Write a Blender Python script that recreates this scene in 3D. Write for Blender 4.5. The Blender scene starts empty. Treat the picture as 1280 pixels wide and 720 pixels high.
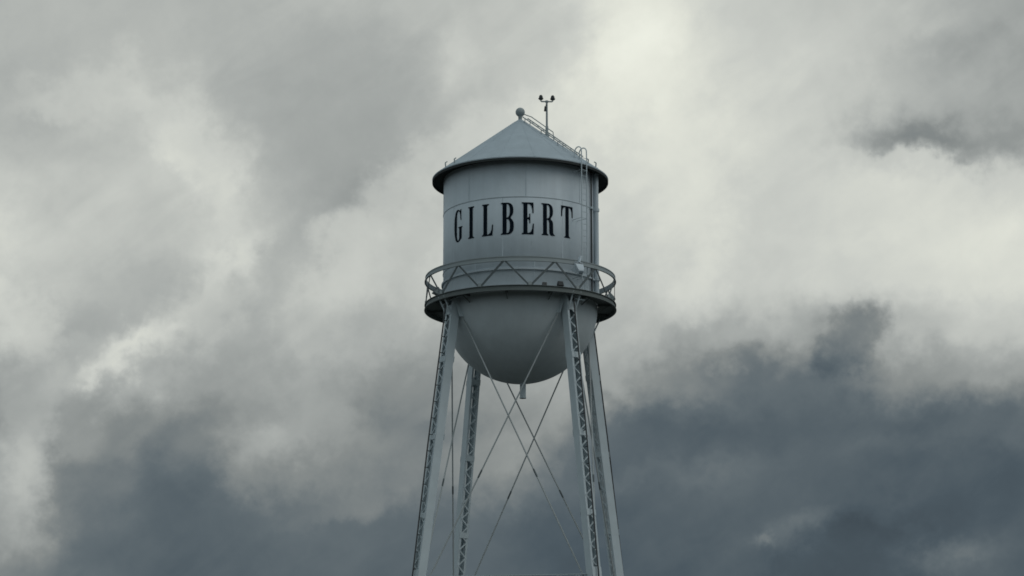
import bpy, bmesh, math, random
from mathutils import Vector, Matrix
random.seed(4)
S = bpy.context.scene
C = S.collection
R_ = math.radians

# ------------------------------------------------------------------ camera
CAM_H = 1.6
cam_d = bpy.data.cameras.new('camera'); cam = bpy.data.objects.new('camera', cam_d); C.objects.link(cam)
cam_d.sensor_width = 36.0
cam_d.lens = 2912 / 1280 * 36.0
cam_d.clip_start = 0.1; cam_d.clip_end = 20000
PITCH = 12.986
cam.location = (0, 0, CAM_H)
cam.rotation_euler = (R_(90 + PITCH), 0, 0)
S.camera = cam
S.render.resolution_x = 1024; S.render.resolution_y = 576

# ------------------------------------------------------------------ view
S.view_settings.view_transform = 'Standard'
S.view_settings.look = 'None'
S.view_settings.exposure = 0.0
S.view_settings.gamma = 1.0
S.view_settings.use_curve_mapping = False
try: S.cycles.filter_width = 1.7
except Exception: pass

# ------------------------------------------------------------------ sun (diffuse, behind the overcast, off to the right)
SUN_EL, SUN_AZ = 40.0, 118.0          # azimuth measured from +Y towards +X
sun_d = bpy.data.lights.new('sun', 'SUN'); sun = bpy.data.objects.new('sun', sun_d); C.objects.link(sun)
sun_d.energy = 0.5; sun_d.angle = R_(35); sun_d.color = (1.0, 0.97, 0.92)
sd = Vector((math.sin(R_(SUN_AZ)) * math.cos(R_(SUN_EL)), math.cos(R_(SUN_AZ)) * math.cos(R_(SUN_EL)), math.sin(R_(SUN_EL))))
sun.rotation_euler = sd.to_track_quat('Z', 'Y').to_euler()
sun.location = (0, 60, 120)

# ------------------------------------------------------------------ world: overcast sky with banks of cloud, by azimuth and elevation
W = bpy.data.worlds.new('World'); S.world = W; W.use_nodes = True
nt = W.node_tree; nt.nodes.clear(); N = nt.nodes; L = nt.links
def nd(t, **k):
    n = N.new(t)
    for a, b in k.items(): setattr(n, a, b)
    return n
def setin(n, i, v):
    if hasattr(v, 'is_output') or isinstance(v, bpy.types.NodeSocket): L.new(v, n.inputs[i])
    else: n.inputs[i].default_value = v
def m(op, a, b=None, c=None, clamp=False):
    n = nd('ShaderNodeMath', operation=op, use_clamp=clamp)
    setin(n, 0, a)
    if b is not None: setin(n, 1, b)
    if c is not None: setin(n, 2, c)
    return n.outputs[0]
def noise(vec, scale, detail=4, rough=0.5, dist=0.0, off=(0, 0, 0), st=(1, 1, 1), out='Fac', rot=(0, 0, 0)):
    if any(rot):
        r0 = nd('ShaderNodeMapping'); L.new(vec, r0.inputs[0]); r0.inputs['Rotation'].default_value = rot; vec = r0.outputs[0]
    mp = nd('ShaderNodeMapping'); L.new(vec, mp.inputs[0]); mp.inputs['Location'].default_value = off
    mp.inputs['Scale'].default_value = st
    n = nd('ShaderNodeTexNoise'); L.new(mp.outputs[0], n.inputs['Vector'])
    n.inputs['Scale'].default_value = scale; n.inputs['Detail'].default_value = detail
    n.inputs['Roughness'].default_value = rough; n.inputs['Distortion'].default_value = dist
    return n.outputs[out]
def smooth(v, a, b, lo=0.0, hi=1.0):
    n = nd('ShaderNodeMapRange', interpolation_type='SMOOTHSTEP', clamp=True)
    setin(n, 0, v); n.inputs[1].default_value = a; n.inputs[2].default_value = b
    n.inputs[3].default_value = lo; n.inputs[4].default_value = hi
    return n.outputs[0]
geo = nd('ShaderNodeTexCoord'); D0 = geo.outputs['Generated']
sp = nd('ShaderNodeSeparateXYZ'); L.new(D0, sp.inputs[0])
X, Y, Z = sp.outputs
az = m('ARCTAN2', X, Y)                     # radians east of +Y
el = m('ARCSINE', Z)
# sky coordinates in units of a hundredth of a radian, flat noise space made of (az, el)
cv = nd('ShaderNodeCombineXYZ'); L.new(m('MULTIPLY', az, 10), cv.inputs[0]); L.new(m('MULTIPLY', el, 10), cv.inputs[1]); cv.inputs[2].default_value = 3.7
P = cv.outputs[0]
# domain warp
n1 = noise(P, 1.6, 5, 0.55, out='Color'); n2 = noise(P, 5.0, 4, 0.55, out='Color', off=(4, 2, 1))
n3 = noise(P, 16.0, 5, 0.6, out='Color', off=(9, 3, 5)); s3 = nd('ShaderNodeSeparateXYZ'); L.new(n3, s3.inputs[0])
s1 = nd('ShaderNodeSeparateXYZ'); L.new(n1, s1.inputs[0]); s2 = nd('ShaderNodeSeparateXYZ'); L.new(n2, s2.inputs[0])
WA, WB, WC = 0.020, 0.020, 0.009
def warp(c, i):
    a = m('MULTIPLY', m('SUBTRACT', s1.outputs[i], 0.5), WA)
    b = m('MULTIPLY', m('SUBTRACT', s2.outputs[i], 0.5), WB)
    d = m('MULTIPLY', m('SUBTRACT', s3.outputs[i], 0.5), WC)
    return m('ADD', m('ADD', c, d), m('ADD', a, b))
azw = warp(az, 0); elw = warp(el, 1)
n4 = noise(P, 34.0, 4, 0.6, out='Color', off=(2, 9, 1)); s4 = nd('ShaderNodeSeparateXYZ'); L.new(n4, s4.inputs[0])
def warp2(c, w, i): return m('ADD', m('ADD', w, m('MULTIPLY', m('SUBTRACT', w, c), 0.9)), m('MULTIPLY', m('SUBTRACT', s4.outputs[i], 0.5), 0.004))
azm_ = warp2(az, azw, 0); elm_ = warp2(el, elw, 1)
# banks: brightness table, columns every 1.57 degrees of azimuth, rows every 1.18 degrees of elevation
BANK = [
 [182,183,180,178,180,183,183,186,190,205,222,212,200,195,188,175,165],
 [180,181,182,178,174,172,174,188,193,208,228,218,205,200,192,178,165],
 [174,180,186,180,170,167,168,178,188,205,212,212,208,203,195,178,165],
 [168,180,190,190,172,164,166,178,195,208,210,208,208,202,178,172,160],
 [187,193,193,194,182,162,166,186,200,208,208,205,203,208,212,210,205],
 [202,195,190,187,182,178,186,198,200,205,204,202,203,205,212,218,220],
 [196,187,175,172,177,185,190,192,190,195,195,198,200,202,208,214,217],
 [176,162,170,168,164,162,165,166,170,176,172,178,174,166,176,192,198],
 [152,162,168,158,154,148,142,140,150,152,142,130,122,112,130,152,158],
 [148,142,128,122,134,140,126,112,130,122,102, 93, 96, 98, 98,102,106],
 [164,136,114,108,116,128,118,111,114,103, 95, 99,100, 94, 92, 90, 90],
 [156,130,104, 97,106,106,103,103,100, 96, 92, 92, 93, 88, 88, 88, 91],
 [128,112, 95, 92, 98, 99, 98, 97, 94, 91, 90, 91, 89, 86, 86, 96, 91]]
F = 2912.0
AZ0, AZ1 = math.atan(-640 / F) , math.atan(640 / F)
EL1, EL0 = R_(PITCH) + math.atan(360 / F), R_(PITCH) - math.atan(360 / F)
uu = nd('ShaderNodeMapRange', clamp=True); L.new(azw, uu.inputs[0])
for i, v in enumerate((AZ0, AZ1, 0, 1)): uu.inputs[i + 1].default_value = v
vv = nd('ShaderNodeMapRange', clamp=True); L.new(elw, vv.inputs[0])
for i, v in enumerate((EL1, EL0, 0, len(BANK) - 1)): vv.inputs[i + 1].default_value = v
U, V = uu.outputs[0], vv.outputs[0]
tot = None
for r, row in enumerate(BANK):
    cr = nd('ShaderNodeValToRGB'); cr.color_ramp.interpolation = 'CARDINAL'
    els = cr.color_ramp.elements
    while len(els) < len(row): els.new(0.5)
    for i, g in enumerate(row):
        els[i].position = i / (len(row) - 1)
    for i, g in enumerate(row):
        els[i].color = (g / 255,) * 3 + (1,)
    L.new(U, cr.inputs[0])
    w = smooth(m('ABSOLUTE', m('SUBTRACT', V, float(r))), 0.0, 1.0, 1.0, 0.0)
    t = m('MULTIPLY', cr.outputs[0], w)
    tot = t if tot is None else m('ADD', tot, t)
# single puffs and rags of cloud: (az, el in picture pixels of 0.0197 degree, size, size, tilt, amount)
PUFF = [(150,440,50,13,42,.08),(100,482,30,12,20,.06),(215,390,60,14,45,.03),(330,560,55,24,25,.09),(1165,185,70,17,-4,-.14),(1160,207,66,8,-6,.07),
        (1040,440,24,30,0,-.07),(1085,418,17,17,0,-.08),(1065,400,10,12,0,.05),(860,420,30,18,10,-.05),(270,330,60,13,38,.06),(560,70,16,34,-15,.05),
        (400,265,90,12,38,-.03),(500,205,60,12,36,.04),(820,50,46,60,-25,.05),(700,690,60,30,0,-.04),(1000,650,34,9,24,.07),(956,674,14,6,10,.09),(1190,702,60,14,12,.08),
        (30,590,26,60,-10,.06),(610,585,60,26,0,.05),(890,590,60,12,15,.04),(1110,655,60,22,0,-.04),(100,560,20,40,-20,.04),(470,520,26,26,0,-.06),
        (640,300,40,20,20,.0),(30,170,40,8,10,-.03),(85,585,26,16,20,-.05),(215,610,34,20,-20,-.03),(780,600,60,9,12,.045),(1130,560,60,10,8,.03),(420,640,70,10,20,.035),(560,500,50,9,30,.03),(180,540,40,9,40,.04),(210,215,50,14,-50,.04),(290,215,10,40,-30,.03),(660,650,60,20,0,-.03)]
for (px, py, sx, sy, rot, amp) in PUFF:
    a0 = math.atan((px - 640) / F); e0 = R_(PITCH) - math.atan((py - 360) / F)
    c, s = math.cos(R_(rot)), math.sin(R_(rot))
    dx = m('SUBTRACT', azw, a0); dy = m('SUBTRACT', elw, e0)
    p = m('MULTIPLY', m('ADD', m('MULTIPLY', dx, c), m('MULTIPLY', dy, s)), F / sx)
    q = m('MULTIPLY', m('SUBTRACT', m('MULTIPLY', dy, c), m('MULTIPLY', dx, s)), F / sy)
    d2 = m('ADD', m('MULTIPLY', p, p), m('MULTIPLY', q, q))
    tot = m('MULTIPLY_ADD', m('EXPONENT', m('MULTIPLY', d2, -0.7)), amp, tot)
# cloud masses with a defined edge that fades inwards: centre, radii, tilt, amount, edge softness, how far in it has faded
MASS = [(110,290,190,190,0,.062,.20,.45),(640,345,330,200,38,.062,.20,.55),(1250,130,150,70,4,-.035,.35,.1),(1078,438,34,40,15,-.10,.6,.0),
        (1010,650,340,165,-3,-.02,.25,.4),(1075,722,95,66,0,-.035,.25,.0),(325,575,50,62,30,.05,.5,.0),(150,445,66,22,42,.04,.6,.0),
        (95,640,40,70,8,-.03,.5,.0),(930,455,60,36,-20,-.04,.6,.1),(480,340,170,90,36,.035,.3,.5),(700,70,120,90,-40,.02,.4,.3),(20,520,40,150,5,.05,.5,.0)]
for (px, py, sx, sy, rot, amp, soft, fade) in MASS:
    a0 = math.atan((px - 640) / F); e0 = R_(PITCH) - math.atan((py - 360) / F)
    c, s = math.cos(R_(rot)), math.sin(R_(rot))
    dx = m('SUBTRACT', azm_, a0); dy = m('SUBTRACT', elm_, e0)
    p = m('MULTIPLY', m('ADD', m('MULTIPLY', dx, c), m('MULTIPLY', dy, s)), F / sx)
    q = m('MULTIPLY', m('SUBTRACT', m('MULTIPLY', dy, c), m('MULTIPLY', dx, s)), F / sy)
    d = m('SQRT', m('ADD', m('MULTIPLY', p, p), m('MULTIPLY', q, q)))
    body = m('MULTIPLY', smooth(d, 1 - soft, 1 + soft, 1.0, 0.0), smooth(d, fade - 0.05, 0.95) if fade else 1.0)
    tot = m('MULTIPLY_ADD', body, amp, tot)
# general overcast for the rest of the dome: dimmer behind the camera and towards the horizon
big = noise(D0, 2.4, 6, 0.55)
rest = m('ADD', smooth(Z, 0.0, 0.35, 0.64, 0.69), m('MULTIPLY', m('SUBTRACT', big, 0.5), 0.45))
inside = m('MULTIPLY', smooth(m('ABSOLUTE', az), 0.24, 0.42, 1.0, 0.0), smooth(el, R_(PITCH) + 0.13, R_(PITCH) + 0.30, 1.0, 0.0))
inside = m('MULTIPLY', inside, smooth(Y, 0.0, 0.3))
val = m('ADD', m('MULTIPLY', tot, inside), m('MULTIPLY', rest, m('SUBTRACT', 1.0, inside)))
# fine structure
streak = m('SUBTRACT', noise(P, 6.0, 6, 0.5, 0.35, off=(3, 8, 6), st=(0.32, 1.0, 1), rot=(0, 0, -0.62)), 0.5)
msk = smooth(noise(P, 1.5, 2, 0.5, 0, off=(5, 5, 9)), 0.40, 0.62, 0.25, 1.0)
val = m('MULTIPLY_ADD', m('MULTIPLY', streak, msk), 0.11, val)
f1 = m('SUBTRACT', noise(P, 6.0, 8, 0.58, 0.3, off=(1, 5, 2)), 0.5)
val = m('MULTIPLY_ADD', f1, 0.06, val)
col = nd('ShaderNodeValToRGB'); col.color_ramp.interpolation = 'LINEAR'
def lin(c): c /= 255; return c / 12.92 if c < 0.04045 else ((c + 0.055) / 1.055) ** 2.4
stops = [(0.22,(52,61,68)),(0.33,(75,87,95)),(0.42,(97,107,112)),(0.55,(135,140,139)),(0.68,(169,173,170)),(0.80,(201,204,198)),(0.90,(227,229,218)),(1.0,(241,243,231))]
els = col.color_ramp.elements
while len(els) < len(stops): els.new(0.5)
for i, (p, c) in enumerate(stops): els[i].position = p
for i, (p, c) in enumerate(stops): els[i].color = tuple(lin(v) for v in c) + (1,)
L.new(val, col.inputs[0])
sky = nd('ShaderNodeTexSky', sky_type='NISHITA'); sky.sun_disc = False
sky.sun_elevation = R_(SUN_EL); sky.sun_rotation = R_(SUN_AZ)
bg1 = nd('ShaderNodeBackground'); L.new(sky.outputs[0], bg1.inputs[0]); bg1.inputs[1].default_value = 0.05
tint = nd('ShaderNodeMix', data_type='RGBA', blend_type='MULTIPLY'); L.new(m('SUBTRACT', 1.0, inside), tint.inputs[0])
L.new(col.outputs[0], tint.inputs[6]); tint.inputs[7].default_value = (0.90, 1.0, 1.10, 1)     # colder cloud overhead and behind
bg2 = nd('ShaderNodeBackground'); L.new(tint.outputs[2], bg2.inputs[0]); bg2.inputs[1].default_value = 1.0
mix = nd('ShaderNodeMixShader'); mix.inputs[0].default_value = 0.985      # cloud cover
L.new(bg1.outputs[0], mix.inputs[1]); L.new(bg2.outputs[0], mix.inputs[2])
out = nd('ShaderNodeOutputWorld'); L.new(mix.outputs[0], out.inputs[0])
W.cycles.sampling_method = 'MANUAL'; W.cycles.sample_map_resolution = 1024

# ------------------------------------------------------------------ materials
def paint(name, base, rough=0.5, var=0.12, streak=0.0, bump=0.0, spec=0.4, metallic=0.0, scale=1.5, rust=0.0, rc=(0.13, 0.10, 0.085)):
    M = bpy.data.materials.new(name); M.use_nodes = True
    t = M.node_tree; b = t.nodes['Principled BSDF']
    tc = t.nodes.new('ShaderNodeTexCoord')
    def mp(st):
        q = t.nodes.new('ShaderNodeMapping'); q.inputs['Scale'].default_value = st
        t.links.new(tc.outputs['Object'], q.inputs[0]); return q.outputs[0]
    def nz(st, sc, det=6, ro=0.6):
        q = t.nodes.new('ShaderNodeTexNoise'); t.links.new(mp(st), q.inputs['Vector'])
        q.inputs['Scale'].default_value = sc; q.inputs['Detail'].default_value = det; q.inputs['Roughness'].default_value = ro
        return q.outputs['Fac']
    def mm(op, a, bb):
        q = t.nodes.new('ShaderNodeMath'); q.operation = op
        for i, v in enumerate((a, bb)):
            if isinstance(v, (int, float)): q.inputs[i].default_value = v
            else: t.links.new(v, q.inputs[i])
        return q.outputs[0]
    f = mm('ADD', 1 - var, mm('MULTIPLY', nz((1, 1, 1), scale), 2 * var))
    if streak: f = mm('MULTIPLY', f, mm('ADD', 1 - streak, mm('MULTIPLY', nz((2.2, 2.2, 0.16), 1.6), 2 * streak)))
    rgb = t.nodes.new('ShaderNodeMix'); rgb.data_type = 'RGBA'; rgb.blend_type = 'MULTIPLY'; rgb.inputs[0].default_value = 1.0
    rgb.inputs[6].default_value = (*base, 1); t.links.new(f, rgb.inputs[7])
    co = rgb.outputs[2]
    if rust:
        r = t.nodes.new('ShaderNodeMapRange'); t.links.new(nz((1, 1, .5), 3.1, 8, .7), r.inputs[0])
        r.inputs[1].default_value = 0.62; r.inputs[2].default_value = 0.72; r.inputs[4].default_value = rust
        k = t.nodes.new('ShaderNodeMix'); k.data_type = 'RGBA'; t.links.new(r.outputs[0], k.inputs[0])
        t.links.new(co, k.inputs[6]); k.inputs[7].default_value = (*rc, 1); co = k.outputs[2]
    t.links.new(co, b.inputs['Base Color'])
    b.inputs['Roughness'].default_value = rough; b.inputs['Specular IOR Level'].default_value = spec; b.inputs['Metallic'].default_value = metallic
    if bump:
        bn = t.nodes.new('ShaderNodeBump'); bn.inputs['Distance'].default_value = bump; bn.inputs['Strength'].default_value = 1.0
        t.links.new(nz((1, 1, 1), 1.1, 3, 0.5), bn.inputs['Height']); t.links.new(bn.outputs[0], b.inputs['Normal'])
    return M
M_tank = paint('tank_paint', (0.535, 0.60, 0.64), 0.55, 0.09, 0.11, 0.02, rust=0.4, rc=(0.30, 0.33, 0.34))
M_bowl = paint('bowl_paint', (0.52, 0.57, 0.585), 0.5, 0.09, 0.08, 0.02, rust=0.3, rc=(0.33, 0.36, 0.36))
M_roof = paint('roof_paint', (0.38, 0.44, 0.475), 0.7, 0.18, 0.0, 0.02, spec=0.25, scale=1.3, rust=0.7, rc=(0.22, 0.25, 0.26))
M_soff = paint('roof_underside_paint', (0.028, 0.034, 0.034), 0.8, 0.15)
M_steel = paint('leg_paint', (0.50, 0.565, 0.59), 0.6, 0.13, 0.0, 0.0, rust=0.3)
M_joint = paint('joint_paint', (0.36, 0.41, 0.43), 0.6, 0.25, 0.0, 0.0, scale=1.0)
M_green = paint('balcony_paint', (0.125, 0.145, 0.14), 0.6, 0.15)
M_rail = paint('railing_paint', (0.30, 0.34, 0.345), 0.55, 0.1)
M_brace = paint('brace_paint', (0.10, 0.12, 0.125), 0.6, 0.1)
M_rod = paint('rod_paint', (0.36, 0.39, 0.39), 0.55, 0.1)
M_letter = paint('letter_paint', (0.004, 0.009, 0.016), 0.8, 0.1, spec=0.08)
M_dark = paint('dark_metal', (0.035, 0.038, 0.04), 0.5, 0.1)
M_glass = paint('lamp_lens', (0.10, 0.03, 0.03), 0.15, 0.05)
M_conc = paint('footing_concrete', (0.32, 0.31, 0.29), 0.9, 0.15)

# ------------------------------------------------------------------ mesh helpers
def pol(az, r, z):
    a = R_(az); return Vector((r * math.sin(a), -r * math.cos(a), z))
class MB:
    def __init__(s): s.bm = bmesh.new()
    def beam(s, a, b, w, h, side=None):
        """box from a to b, w wide along 'side', h along the other normal"""
        a, b = Vector(a), Vector(b); d = (b - a).normalized()
        if side is None: side = d.cross(Vector((0, 0, 1)))
        side = Vector(side)
        side = (side - d * side.dot(d)).normalized(); up = d.cross(side)
        v = []
        for p in (a, b):
            for i, j in ((-1, -1), (1, -1), (1, 1), (-1, 1)): v.append(s.bm.verts.new(p + side * w / 2 * i + up * h / 2 * j))
        for f in ((0, 1, 2, 3), (7, 6, 5, 4), (0, 4, 5, 1), (1, 5, 6, 2), (2, 6, 7, 3), (3, 7, 4, 0)): s.bm.faces.new([v[i] for i in f])
        return s
    def tube(s, pts, r, n=10, cap=True):
        pts = [Vector(p) for p in pts]; rings = []; prev = None
        for i, p in enumerate(pts):
            d = (pts[min(i + 1, len(pts) - 1)] - pts[max(i - 1, 0)]).normalized()
            if prev is None:
                u = d.orthogonal().normalized()
            else:
                u = (prev - d * prev.dot(d)).normalized()
            prev = u; w = d.cross(u); rr = r[i] if isinstance(r, (list, tuple)) else r
            rings.append([s.bm.verts.new(p + (u * math.cos(2 * math.pi * k / n) + w * math.sin(2 * math.pi * k / n)) * rr) for k in range(n)])
        for A, B in zip(rings, rings[1:]):
            for k in range(n): s.bm.faces.new((A[k], A[(k + 1) % n], B[(k + 1) % n], B[k]))
        if cap: s.bm.faces.new(rings[0][::-1]); s.bm.faces.new(rings[-1])
        return s
    def lathe(s, prof, n=128, c=(0, 0, 0), closed=False):
        rings = []; c = Vector(c)
        for r, z in prof:
            if r < 1e-6: rings.append([s.bm.verts.new(c + Vector((0, 0, z)))])
            else: rings.append([s.bm.verts.new(c + Vector((r * math.sin(2 * math.pi * k / n), -r * math.cos(2 * math.pi * k / n), z))) for k in range(n)])
        pairs = list(zip(rings, rings[1:]))
        if closed: pairs.append((rings[-1], rings[0]))
        for A, B in pairs:
            for k in range(n):
                q = [A[k % len(A)], A[(k + 1) % len(A)], B[(k + 1) % len(B)], B[k % len(B)]]
                u = []
                for v in q:
                    if v not in u: u.append(v)
                if len(u) > 2: s.bm.faces.new(u)
        return s
    def build(s, name, mat, parent=None, sharp=35):
        bmesh.ops.recalc_face_normals(s.bm, faces=s.bm.faces)
        me = bpy.data.meshes.new(name); s.bm.to_mesh(me); s.bm.free()
        mats = mat if isinstance(mat, (list, tuple)) else [mat]
        for q in mats: me.materials.append(q)
        for p in me.polygons: p.use_smooth = True
        me.set_sharp_from_angle(angle=R_(sharp))
        o = bpy.data.objects.new(name, me); C.objects.link(o); o.parent = parent
        return o
def thing(name, loc, label, cat, group=None, rz=0):
    o = bpy.data.objects.new(name, None); C.objects.link(o); o.location = loc; o.rotation_euler = (0, 0, rz)
    o.empty_display_size = 0.5
    o['label'] = label; o['category'] = cat
    if group: o['group'] = group
    return o

# ------------------------------------------------------------------ ground
g = MB(); n = 48; rs = [0, 30, 80, 200, 600, 2000, 6000]
g.lathe([(0, 0)] + [(r, 0.0) for r in rs[1:]], 64)
M_ground = paint('dry_ground', (0.05, 0.052, 0.048), 0.95, 0.3, 0.0, 0.0, 0.1, scale=0.08)
ground = g.build('ground', M_ground); ground['kind'] = 'structure'; ground.location = (0, 112, 0)

# ------------------------------------------------------------------ water tower
TX, TY = 0.41, 111.8
tower = thing('water_tower', (TX, TY, 0), 'tall pale grey elevated water tower with conical roof, round bowl and lattice legs, lettered GILBERT', 'water tower')
R = 3.8
ZB = 26.52            # where wall meets bowl
ZE, RE = 32.86, 4.38  # eave
ZA = 36.10            # cone tip
slope = (ZA - ZE) / RE
A0 = -54.6            # azimuth of the front left leg, 0 = towards the camera
RF = 4.664            # balcony radius

# wall of the tank: three courses of plate, each lapped slightly over the next
shell = MB()
z1, z2 = 31.0, 28.0   # seam heights
zt = ZE + (RE - R) * slope - 0.05
shell.lathe([(R, ZB - 0.1), (R, z2), (R + 0.012, z2 + 0.012), (R + 0.012, z1), (R, z1 + 0.014), (R, zt)], 160)
tank = shell.build('tank_wall', M_tank, tower, 60)
for zz in (z1, z2):
    MB().lathe([(R + 0.006, zz - 0.018), (R + 0.028, zz - 0.010), (R + 0.030, zz + 0.012), (R + 0.006, zz + 0.03)], 160).build('lap_joint', M_joint, tank, 60)
ring = MB().lathe([(R + 0.002, 27.42), (R + 0.09, 27.42), (R + 0.09, 27.50), (R + 0.002, 27.50)], 160)
ring.build('stiffener_ring', M_tank, tank, 30)
for zlo, zhi, off in ((ZB, z2, 10), (z2 + 0.01, z1, 32), (z1 + 0.01, ZE - 0.02, 4)):
    for k in range(8):
        a = off + 45 * k
        MB().beam(pol(a, R + 0.008, zlo + .02), pol(a, R + 0.008, zhi - .02), 0.03, 0.018, pol(a + 90, 1, 0)).build('weld_seam', M_tank, tank)
bowl = MB()
bowl.lathe([(R * math.cos(a), ZB - 0.1 - R * math.sin(a)) for a in [R_(i * 3) for i in range(0, 31)]], 160)
bowl_o = bowl.build('tank_bowl', M_bowl, tower, 60)
# short outlet pipe below the bowl
pz = ZB - 0.1 - R
pipe = MB().tube([(0.12, 0, pz + 0.12), (0.12, 0, pz - 0.74)], 0.15, 20, cap=False)
pipe.lathe([(0.165, pz - 0.70), (0.165, pz - 0.76), (0.13, pz - 0.76), (0.13, pz - 0.1), (0.0, pz - 0.1)], 20, (0.12, 0, 0))
pipe.build('outlet_pipe', M_steel, tower)

# roof
roof = MB()
prof = [(0.10, ZA - 0.10 * slope), (1.5, ZA - 1.5 * slope), (3.0, ZA - 3.0 * slope), (RE, ZE), (RE, ZE - 0.05)]
roof.lathe(prof, 160)
roof_o = roof.build('roof', M_roof, tower, 25)
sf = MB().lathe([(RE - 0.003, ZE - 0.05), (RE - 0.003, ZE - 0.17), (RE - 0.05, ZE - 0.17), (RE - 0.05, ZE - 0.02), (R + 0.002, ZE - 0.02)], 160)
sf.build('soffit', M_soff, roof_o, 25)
for k in range(16):
    a = 9 + 22.5 * k
    MB().beam(pol(a, 0.3, ZA - 0.3 * slope + 0.003), pol(a, RE - 0.02, ZE + 0.02 * slope + 0.003), 0.05, 0.010, pol(a + 90, 1, 0)).build('sheet_lap', M_roof, roof_o)
fb = MB().lathe([(0.09, ZA - 0.14), (0.10, ZA + 0.10), (0.12, ZA + 0.13)] +
                [(0.235 * math.cos(a), ZA + 0.32 + 0.235 * math.sin(a)) for a in [R_(-60 + i * 10) for i in range(0, 15)]] + [(0, ZA + 0.555)], 28)
fb.build('finial_ball', M_rail, roof_o)
for k, r in enumerate((52, 62, 118, 130, -50, -61, -118, -130)):
    rr = 4.18
    zz = ZE + (RE - rr) * slope
    q = MB().beam(pol(r, rr, zz - 0.02), pol(r, rr + 0.02, zz + 0.20), 0.045, 0.045)
    q.beam(pol(r, rr + 0.02, zz + 0.20), pol(r, rr - 0.08, zz + 0.27), 0.05, 0.05)
    q.build('roof_cleat', M_rail, roof_o)

# ---- letters
def se(cx, cy, rx, ry, a0, a1, n=14, p=2.4):
    out = []
    for i in range(n + 1):
        a = R_(a0 + (a1 - a0) * i / n); c, s = math.cos(a), math.sin(a)
        out.append((cx + rx * math.copysign(abs(c) ** (2 / p), c), cy + ry * math.copysign(abs(s) ** (2 / p), s)))
    return out
LET = {
 'I': (22, [[(0,0),(22,0),(22,2),(17.5,5),(17,10),(17,90),(17.5,95),(22,98),(22,100),(0,100),(0,98),(4.5,95),(5,90),(5,10),(4.5,5),(0,2)]]),
 'L': (36, [[(0,0),(34,0),(36,34),(33,34),(31,18),(27,8),(22,5),(17,4.5),(17,90),(17.5,95),(23,98),(23,100),(0,100),(0,98),(4.5,95),(5,90),(5,10),(4.5,5),(0,2)]]),
 'E': (36, [[(0,0),(35,0),(36.5,34),(33.5,34),(31,18),(27,8),(22,5),(17,4.5),(17,47.5),(20,47),(22.5,44),(23,35),(25.5,35),(25.5,65),(23,65),(22.5,56),(20,53),(17,52.5),(17,95.5),(23,95),(28,91),(31,82),(32.5,67),(35.5,67),(35,100),(0,100),(0,98),(4.5,95),(5,90),(5,10),(4.5,5),(0,2)]]),
 'T': (42, [[(10,0),(32,0),(32,2),(27.5,5),(27,10),(27,95.5),(32,95),(36,91),(38.5,82),(39.5,66),(42.5,66),(42,100),(0,100),(-.5,66),(2.5,66),(3.5,82),(6,91),(10,95),(15,95.5),(15,10),(14.5,5),(10,2)]]),
 'B': (38, [[(0,0)] + se(18,26.5,20.5,26.5,-90,60) + se(18,76,19,24,-55,90) + [(0,100),(0,98),(4.5,95),(5,90),(5,10),(4.5,5),(0,2)],
            [(17,4.5)] + se(18,26.5,9,22,-90,90) + [(17,48.5)], [(17,53)] + se(18,74.5,8.5,21.3,-90,90) + [(17,95.8)]]),
 'R': (43, [[(0,0),(22,0),(22,2),(17.5,5),(17,10),(17,49),(20,48.5),(23,46),(24.5,40),(25,12),(26.5,4),(30,0),(43,0),(43,2.5),(39.5,4),(37.5,9),(37,38),(35,46),(29,51.5)] + se(18,76,19,24,-50,90) + [(0,100),(0,98),(4.5,95),(5,90),(5,10),(4.5,5),(0,2)],
            [(17,53)] + se(18,74.5,8.5,21.3,-90,90) + [(17,95.8)]]),
 'G': (37, [[(34,67),(31,67),(30,82),(27,92),(23,96.5),(19.5,97),(15,93),(12.7,84),(12,66),(12,34),(12.7,16),(15,6.5),(19,3),(22,4),(24.5,8),(25,14),(25,39),(24,42),(20.5,44),(20.5,46),(40,46),(40,44),(36.5,42),(36,38),(36,9),(31,4.5),(24,0),(19,-1.5),(12,0),(6,7),(1.5,22),(0,40),(0,60),(1.5,78),(6,93),(12,100.5),(19,101.5),(25,99.5),(29,95),(32,101),(34,101)]]),
}
Z_BASE, Z_TOP = 27.543 + CAM_H, 29.121 + CAM_H
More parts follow.
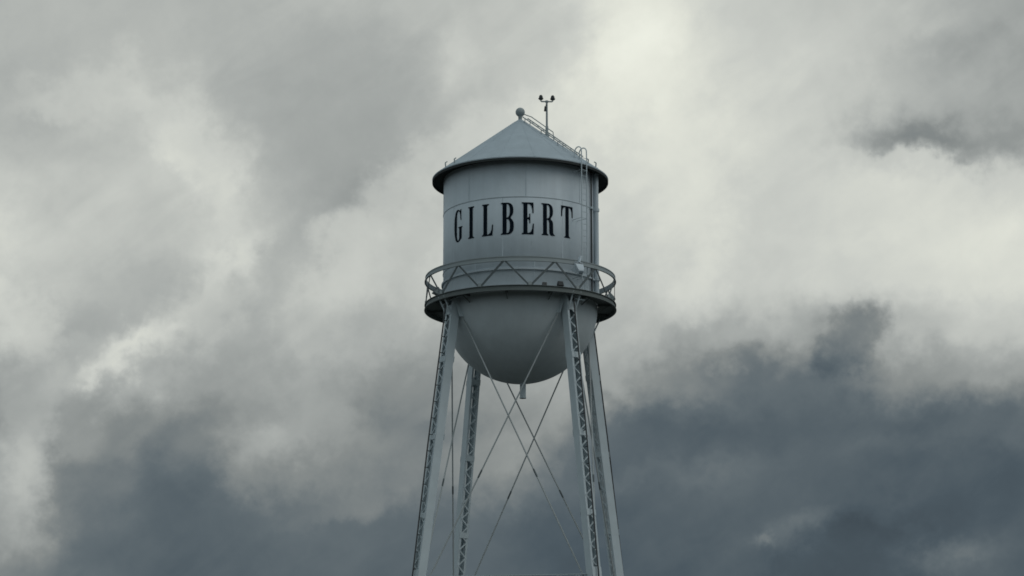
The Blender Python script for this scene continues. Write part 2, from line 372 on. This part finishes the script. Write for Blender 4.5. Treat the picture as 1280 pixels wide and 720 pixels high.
def letter(ch, azc, wdeg):
    wid, loops = LET[ch]
    cu = bpy.data.curves.new('letter', 'CURVE'); cu.dimensions = '2D'; cu.fill_mode = 'BOTH'
    hgt = Z_TOP - Z_BASE
    sx = (R_(wdeg) * R) / wid
    for lp in loops:
        s = cu.splines.new('POLY'); s.points.add(len(lp) - 1)
        for i, (x, y) in enumerate(lp): s.points[i].co = ((x - wid / 2) * sx, y / 100 * hgt, 0, 1)
        s.use_cyclic_u = True
    tmp = bpy.data.objects.new('tmp', cu); C.objects.link(tmp)
    bpy.context.view_layer.update()
    dg = bpy.context.evaluated_depsgraph_get()
    me = bpy.data.meshes.new_from_object(tmp.evaluated_get(dg))
    bm = bmesh.new(); bm.from_mesh(me); bpy.data.meshes.remove(me)
    bpy.data.objects.remove(tmp); bpy.data.curves.remove(cu)
    bmesh.ops.remove_doubles(bm, verts=bm.verts, dist=1e-5)
    for i in range(-6, 7):
        bmesh.ops.bisect_plane(bm, geom=bm.verts[:] + bm.edges[:] + bm.faces[:], plane_co=(i * 0.06, 0, 0), plane_no=(1, 0, 0))
    ex = bmesh.ops.extrude_face_region(bm, geom=bm.faces[:])
    top = {v for v in ex['geom'] if isinstance(v, bmesh.types.BMVert)}
    for v in bm.verts:
        rr = R + (0.032 if v in top else 0.014)
        a = R_(azc) + v.co.x / R
        v.co = Vector((rr * math.sin(a), -rr * math.cos(a), Z_BASE + v.co.y))
    o = MB(); o.bm.free(); o.bm = bm
    ob = o.build('letter', M_letter, tank, 40)
    ob['label'] = 'black painted letter ' + ch
LAZ = [('G', -52.4, 8.8), ('I', -38.6, 5.4), ('L', -24.6, 8.8), ('B', -9.6, 9.3), ('E', 5.2, 8.7), ('R', 20.4, 10.2), ('T', 36.0, 10.2)]
for a in LAZ: letter(*a)

# ---- balcony
bal = MB()
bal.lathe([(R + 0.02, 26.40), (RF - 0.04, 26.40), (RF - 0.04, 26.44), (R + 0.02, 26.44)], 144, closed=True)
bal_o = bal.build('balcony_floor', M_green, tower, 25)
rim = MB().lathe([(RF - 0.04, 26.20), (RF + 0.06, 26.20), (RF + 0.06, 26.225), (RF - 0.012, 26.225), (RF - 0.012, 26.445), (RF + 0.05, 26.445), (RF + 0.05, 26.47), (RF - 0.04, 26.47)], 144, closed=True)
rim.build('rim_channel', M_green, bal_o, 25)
for k in range(12):
    a = A0 + 30 * k + 15 if k % 3 else A0 + 30 * k + 15
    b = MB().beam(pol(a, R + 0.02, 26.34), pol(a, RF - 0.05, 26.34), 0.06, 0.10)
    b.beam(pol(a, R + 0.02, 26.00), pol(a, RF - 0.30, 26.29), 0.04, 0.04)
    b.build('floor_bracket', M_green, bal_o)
rl = MB().lathe([(RF - 0.03, 27.62), (RF + 0.055, 27.62), (RF + 0.055, 27.65), (RF - 0.005, 27.65), (RF - 0.005, 27.83), (RF + 0.02, 27.83), (RF + 0.02, 27.87), (RF - 0.03, 27.87)], 144, closed=True)
rail = rl.build('railing', M_rail, tower, 25)
for k in range(12):
    a = A0 + 30 * k
    for sgn, w in ((1, 0.10), (-1, 0.08)):
        p0, p1 = pol(a + sgn * 0.5, RF + 0.0, 26.46), pol(a + sgn * 14.7, RF + 0.01, 27.66)
        MB().beam(p0, p1, w, 0.03, (p1 - p0).cross(pol(a + sgn * 7.5, 1, 0))).build('railing_brace', M_brace, rail)
    t = MB().beam(pol(a, RF + 0.02, 26.44), pol(a, RF + 0.02, 26.62), 0.16, 0.03, pol(a + 90, 1, 0)); t.build('gusset', M_rail, rail)

# ---- legs
AL0 = A0 - 0.5
R0, SL, ZF = 3.87, 0.140, 26.40
def legr(z): return R0 + SL * (ZF - z)
ZS1, ZS2 = 12.85, 5.6     # levels of horizontal struts (top one at the bottom of the photo)
WT, WR = 0.50, 0.44
def leg(azm):
    rad = pol(azm, 1, 0); tan = pol(azm + 90, 1, 0)
    def P(z, t, r): return pol(azm, legr(z) + r, z) + tan * t
    zt_, zb_ = 26.30, 0.55
    m_ = MB()
    for s in (-1, 1):
        m_.beam(P(zt_, s * WT / 2, 0), P(zb_, s * WT / 2, 0), 0.02, WR, tan)                          # web
        for q in (-1, 1):
            m_.beam(P(zt_, s * (WT / 2 - 0.05), q * (WR / 2 + 0.0)), P(zb_, s * (WT / 2 - 0.05), q * WR / 2), 0.10, 0.02, tan)   # flanges
    L_ = m_.build('leg', M_steel, tower, 20)
    # lacing bars inner and outer
    lc = MB(); pit = 0.385; z = 25.75; k = 0
    while z - pit > 0.9:
        s = 1 if k % 2 else -1
        for q in (-1, 1):
            a = P(z, s * q * 0.20, q * (WR / 2 + 0.018)); b = P(z - pit, -s * q * 0.20, q * (WR / 2 + 0.018))
            lc.beam(a, b, 0.062, 0.012, (b - a).cross(rad))
        z -= pit; k += 1
    lc.build('lacing', M_steel, L_, 20)
    for zz, hh in ((25.75, 0.45), (23.3, 0.28), (19.5, 0.28), (15.7, 0.28), (ZS1 - 0.1, 0.8), (9.2, 0.28), (ZS2 - 0.1, 0.8), (2.6, 0.28), (0.9, 0.5)):
        for q in (-1, 1):
            MB().beam(P(zz + hh / 2, 0, q * (WR / 2 + 0.034)), P(zz - hh / 2, 0, q * (WR / 2 + 0.034)), WT + 0.02, 0.014, tan).build('batten_plate', M_steel, L_, 20)
    # conduit held off the outer face
    def cr(z): return WR / 2 + 0.14 + 0.09 * min(1, max(0, (z - 12.4) / 6))
    cd = MB().tube([P(26.1, 0, cr(26.1)), P(19, 0, cr(19)), P(12.4, 0, cr(12.4)), P(1.0, 0, 0.30)], 0.036, 8)
    z = 25.2
    while z > 1.5:
        cd.beam(P(z, 0, WR / 2 + 0.02), P(z, 0, cr(z) + 0.03 if z > 12.4 else 0.36), 0.035, 0.035)
        z -= 0.80
    cd.build('conduit', M_dark, L_, 30)
    # bracket carrying the balcony over the leg
    bk = MB()
    for s in (-1, 1):
        bk.beam(P(25.55, s * 0.2, WR / 2 + .02), pol(azm, RF - 0.02, 26.36) + tan * s * 0.22, 0.07, 0.05, tan)
        bk.beam(P(26.1, s * (WT / 2 + .02), -0.1), pol(azm + s * 7, R - .03, 25.4), 0.03, 0.30, tan)
    bk.build('bracket', M_steel, L_, 20)
    # foot
    ft = MB().beam(P(0.56, 0, 0), P(0.50, 0, 0), 0.95, 0.95, tan); ft.build('base_plate', M_steel, L_, 20)
    c0 = pol(azm, legr(0.5), 0)
    fo = MB().lathe([(0.0, 0.497), (0.66, 0.497), (0.70, 0.46), (0.92, -0.25), (0.0, -0.25)], 8, c0); fo.build('footing', M_conc, L_, 20)
LAZM = [AL0, AL0 + 90.5, AL0 + 178.0, AL0 + 268.3]
for k in range(4): leg(LAZM[k])

# horizontal struts and tie rods
for k in range(4):
    a, b = LAZM[k], LAZM[(k + 1) % 4] + (360 if k == 3 else 0)
    for zz in (ZS1, ZS2):
        p, q = pol(a, legr(zz), zz), pol(b, legr(zz), zz)
        d = (q - p).normalized(); p2, q2 = p + d * 0.32, q - d * 0.32
        st = MB(); nrm = pol((a + b) / 2, 1, 0)
        for s in (-1, 1):
            st.beam(p2 + Vector((0, 0, -0.02 if s > 0 else -0.36)), q2 + Vector((0, 0, -0.02 if s > 0 else -0.36)), 0.22, 0.03, nrm)
        n_ = 18
        for i in range(n_):
            u, v = p2.lerp(q2, i / n_), p2.lerp(q2, (i + 1) / n_)
            zu, zv = (-0.05, -0.33) if i % 2 else (-0.33, -0.05)
            for s in (-0.08, 0.08):
                st.beam(u + Vector((0, 0, zu)) + nrm * s, v + Vector((0, 0, zv)) + nrm * s, 0.05, 0.012, (v - u).cross(nrm))
        st.build('strut', M_steel, tower, 20)
    for zu, zl in ((25.90, ZS1 - 0.70), (ZS1 - 0.70, ZS2 - 0.70), (ZS2 - 0.70, 0.8)):
        for u, v, off in ((a, b, 0.0), (b, a, 0.10)):
            nrm = pol((a + b) / 2, 1, 0)
            tu, tv = (1, -1) if u == a else (-1, 1)
            p = pol(u, legr(zu), zu) + nrm * off; q = pol(v, legr(zl), zl) + nrm * off
            hd_ = (q - p) * 1.0; hd_.z = 0; hd_.normalize(); p += hd_ * 0.22; q -= hd_ * 0.27; d = (q - p).normalized()
            rod = MB().tube([p, q], 0.035, 8).build('tie_rod', M_rod, tower)
            c = p.lerp(q, 0.60)
            MB().tube([c - d * 0.22, c - d * 0.15, c + d * 0.15, c + d * 0.22], [0.036, 0.044, 0.044, 0.036], 8).build('turnbuckle', M_brace, rod)

# ---- ladder: up the wall, over the eave in two hoops, along the roof
AL, DA = 43.8, 2.25
lad = MB()
for s in (-1, 1):
    a = AL + s * DA; r = 4.45
    pts = [pol(a, r, 26.45), pol(a, r, 30), pol(a, r, 33.35)]
    for i in range(1, 12):
        t = math.pi * i / 12
        pts.append(pol(a, r - 0.24 + 0.24 * math.cos(t), 33.45 + 0.24 * math.sin(t)))
    pts += [pol(a, r - 0.48, 33.42), pol(a, r - 0.49, ZA - (r - 0.49) * slope)]
    lad.tube(pts, 0.028, 8)
z = 26.8
while z < 33.4:
    lad.tube([pol(AL - DA, 4.45, z), pol(AL + DA, 4.45, z)], 0.013, 6); z += 0.3
for z in (27.2, 30.1, 32.5):
    for s in (-1, 1): lad.beam(pol(AL + s * DA, 4.45, z), pol(AL + s * DA, R, z), 0.035, 0.012)
lad.build('ladder', M_steel, tower)
rlad = MB(); lift = 0.22; ta = pol(AL + 3 + 90, 1, 0)
def RL(r, s, up=lift): return pol(AL + 3, r, ZA - r * slope + up) + ta * s
for s in (-0.19, 0.19):
    rlad.tube([RL(0.35, s), RL(4.0, s)], 0.028, 8)
    r = 0.5
    while r < 4.0:
        rlad.tube([RL(r, s), RL(r, s, -0.02)], 0.02, 6); r += 1.1
r = 0.5
while r < 4.0:
    rlad.tube([RL(r, -0.19), RL(r, 0.19)], 0.011, 6); r += 0.36
rlad.build('roof_ladder', M_rail, tower)
hr = MB().tube([(0.18, 0, ZA + 0.22), RL(0.55, 0.24, 0.42), RL(2.0, 0.24, 0.40), RL(2.05, 0.24, 0.0)], 0.024, 8)
hr.build('handrail', M_rail, roof_o)
# pipe and cable down the wall on the right
pp = MB().tube([pol(71, R + 0.14, 33.15), pol(71, R + 0.14, 26.46)], 0.11, 16)
for z in (31.0, 27.5):
    pp.tube([pol(71, R + 0.14, z - 0.07), pol(71, R + 0.14, z + 0.07)], 0.15, 16)
    pp.beam(pol(71, R, z), pol(71, R + 0.1, z), 0.2, 0.06)
pp.build('overflow_pipe', M_tank, tower)
cb = MB().tube([pol(63.4, R + 0.08, 33.1), pol(63.4, R + 0.08, 26.46)], 0.04, 8)
cb.build('cable', M_dark, tower)
cl = MB()
for z in (31.0,): cl.beam(pol(63.4, R, z), pol(63.4, R + 0.13, z), 0.16, 0.10, pol(153.4, 1, 0))
cl.build('cable_clip', M_steel, tower)
# opening for the ladder in the balcony
hp = MB()
for a in (28.2, 30.6): hp.beam(pol(a, RF - 0.12, 26.45), pol(a, RF - 0.12, 27.66), 0.05, 0.05)
for z in (26.9, 27.3): hp.beam(pol(28.2, RF - .12, z), pol(30.6, RF - .12, z), 0.03, 0.03)
hp.build('gate_post', M_steel, rail)
ht = MB().beam(pol(37.0, 4.35, 26.06), pol(44.5, 4.35, 26.06), 0.09, 0.06)
ht.beam(pol(40.6, 4.35, 26.09), pol(40.6, 4.35, 26.38), 0.06, 0.06)
ht.build('hatch_hanger', M_steel, bal_o)

# ------------------------------------------------------------------ double lamp pole on the roof
pr, pa = 1.36, 78
base = pol(pa, pr, ZA - pr * slope)
lamp = thing('obstruction_light', (TX + base.x, TY + base.y, base.z), 'thin pole with a short crossbar and two dark domed lamps on the right roof slope', 'warning light')
H_ = 1.80
MB().tube([(0, 0, -0.03), (0, 0, 0.5), (0, 0, 0.52), (0, 0, H_)], [0.075, 0.075, 0.055, 0.048], 12).build('pole', M_rail, lamp)
MB().lathe([(0, -0.12), (0.12, -0.12), (0.12, 0.10), (0.07, 0.12), (0, 0.12)], 12).build('base_flange', M_rail, lamp)
MB().beam((-0.09, -0.05, 1.28), (-0.06, -0.05, 1.52), 0.11, 0.10, (1, 0, 0)).beam((-0.05, -0.05, 1.52), (-0.02, -0.03, 1.66), 0.05, 0.05, (1, 0, 0)).build('control_box', M_dark, lamp)
cbm = MB().tube([(-0.295, 0, H_ + 0.12), (-0.295, 0, H_ + 0.03), (-0.26, 0, H_), (0.26, 0, H_ - 0.01), (0.295, 0, H_ + 0.02), (0.295, 0, H_ + 0.11)], 0.034, 8)
cbm.lathe([(0, H_ - 0.05), (0.08, H_ - 0.05), (0.08, H_ + 0.04), (0, H_ + 0.05)], 10)
cbm.build('crossbar', M_rail, lamp)
for s, dz in ((-1, 0.0), (1, -0.02)):
    c = (s * 0.295, 0, H_ + 0.11 + dz)
    lh = MB().lathe([(0, -0.02), (0.08, -0.02), (0.13, 0.03), (0.13, 0.055), (0.10, 0.06), (0, 0.06)], 16, c).build('lamp', M_dark, lamp)
    MB().lathe([(0, 0.062), (0.095, 0.062), (0.10, 0.12), (0.085, 0.18), (0.05, 0.225), (0, 0.24)], 16, c).build('lens', M_dark, lh)

# ------------------------------------------------------------------ floodlights on the balcony
def floodlight(azm, r, z, label, mat, yaw=0, tilt=35, size=1.0, hang=False):
    p = pol(azm, r, z)
    t = thing('floodlight', (TX + p.x, TY + p.y, z), label, 'floodlight', 'floodlights around the balcony', R_(azm + yaw))
    k = size
    yk = MB()
    sgn = -1 if hang else 1
    yk.beam((-0.15 * k, 0, 0.02), (0.15 * k, 0, 0.02), 0.07, 0.04, (0, 1, 0))
    for s in (-1, 1): yk.beam((s * 0.165 * k, 0, 0.0), (s * 0.165 * k, 0, sgn * 0.24 * k), 0.012, 0.05, (1, 0, 0))
    yk.build('yoke', mat, t)
    rot = Matrix.Translation((0, 0, sgn * 0.22 * k)) @ Matrix.Rotation(R_(tilt), 4, 'X')
    hd = MB()
    v = []
    for y, w, h in ((-0.12, 0.09, 0.07), (-0.05, 0.13, 0.11), (0.10, 0.15, 0.14), (0.13, 0.155, 0.145)):
        v.append([hd.bm.verts.new(rot @ Vector((i * w * k, y * k, j * h * k))) for i, j in ((-1, -1), (1, -1), (1, 1), (-1, 1))])
    for A, B in zip(v, v[1:]):
        for i in range(4): hd.bm.faces.new((A[i], A[(i + 1) % 4], B[(i + 1) % 4], B[i]))
    hd.bm.faces.new(v[0][::-1]); hd.bm.faces.new(v[-1])
    for i in range(5):
        x = (-0.08 + 0.04 * i) * k
        hd.beam(rot @ Vector((x, -0.16 * k, 0)), rot @ Vector((x, -0.04 * k, 0)), 0.008, 0.15 * k, (1, 0, 0))
    h_ = hd.build('housing', mat, t, 20)
    gl = MB().beam(rot @ Vector((0, 0.131 * k, 0)), rot @ Vector((0, 0.137 * k, 0)), 0.28 * k, 0.26 * k, (1, 0, 0)); gl.build('lens', M_dark, h_)
    return t
floodlight(25.8, 4.30, 26.445, 'small dark floodlight on the balcony floor just left of the ladder gate posts', M_dark, 180, 30, 0.9)
floodlight(15.5, 4.20, 26.445, 'small dark floodlight low on the balcony floor below the letter R', M_dark, 180, 20, 0.7)
floodlight(-66, 4.40, 26.50, 'pale floodlight at the left end of the balcony inside the railing', M_rail, 180, 35, 1.2)
floodlight(84, 4.45, 26.50, 'pale floodlight at the far right end of the balcony inside the railing', M_rail, 180, 40, 1.2)
t = floodlight(35.4, RF + 0.12, 27.70, 'white floodlight with a raised arm clamped on the railing above the front right leg', M_tank, 0, 50, 1.5, hang=True)
MB().beam((0, 0, 0.02), (0.14, 0.05, 0.36), 0.07, 0.16, (1, 0, 0)).build('arm', M_tank, t)
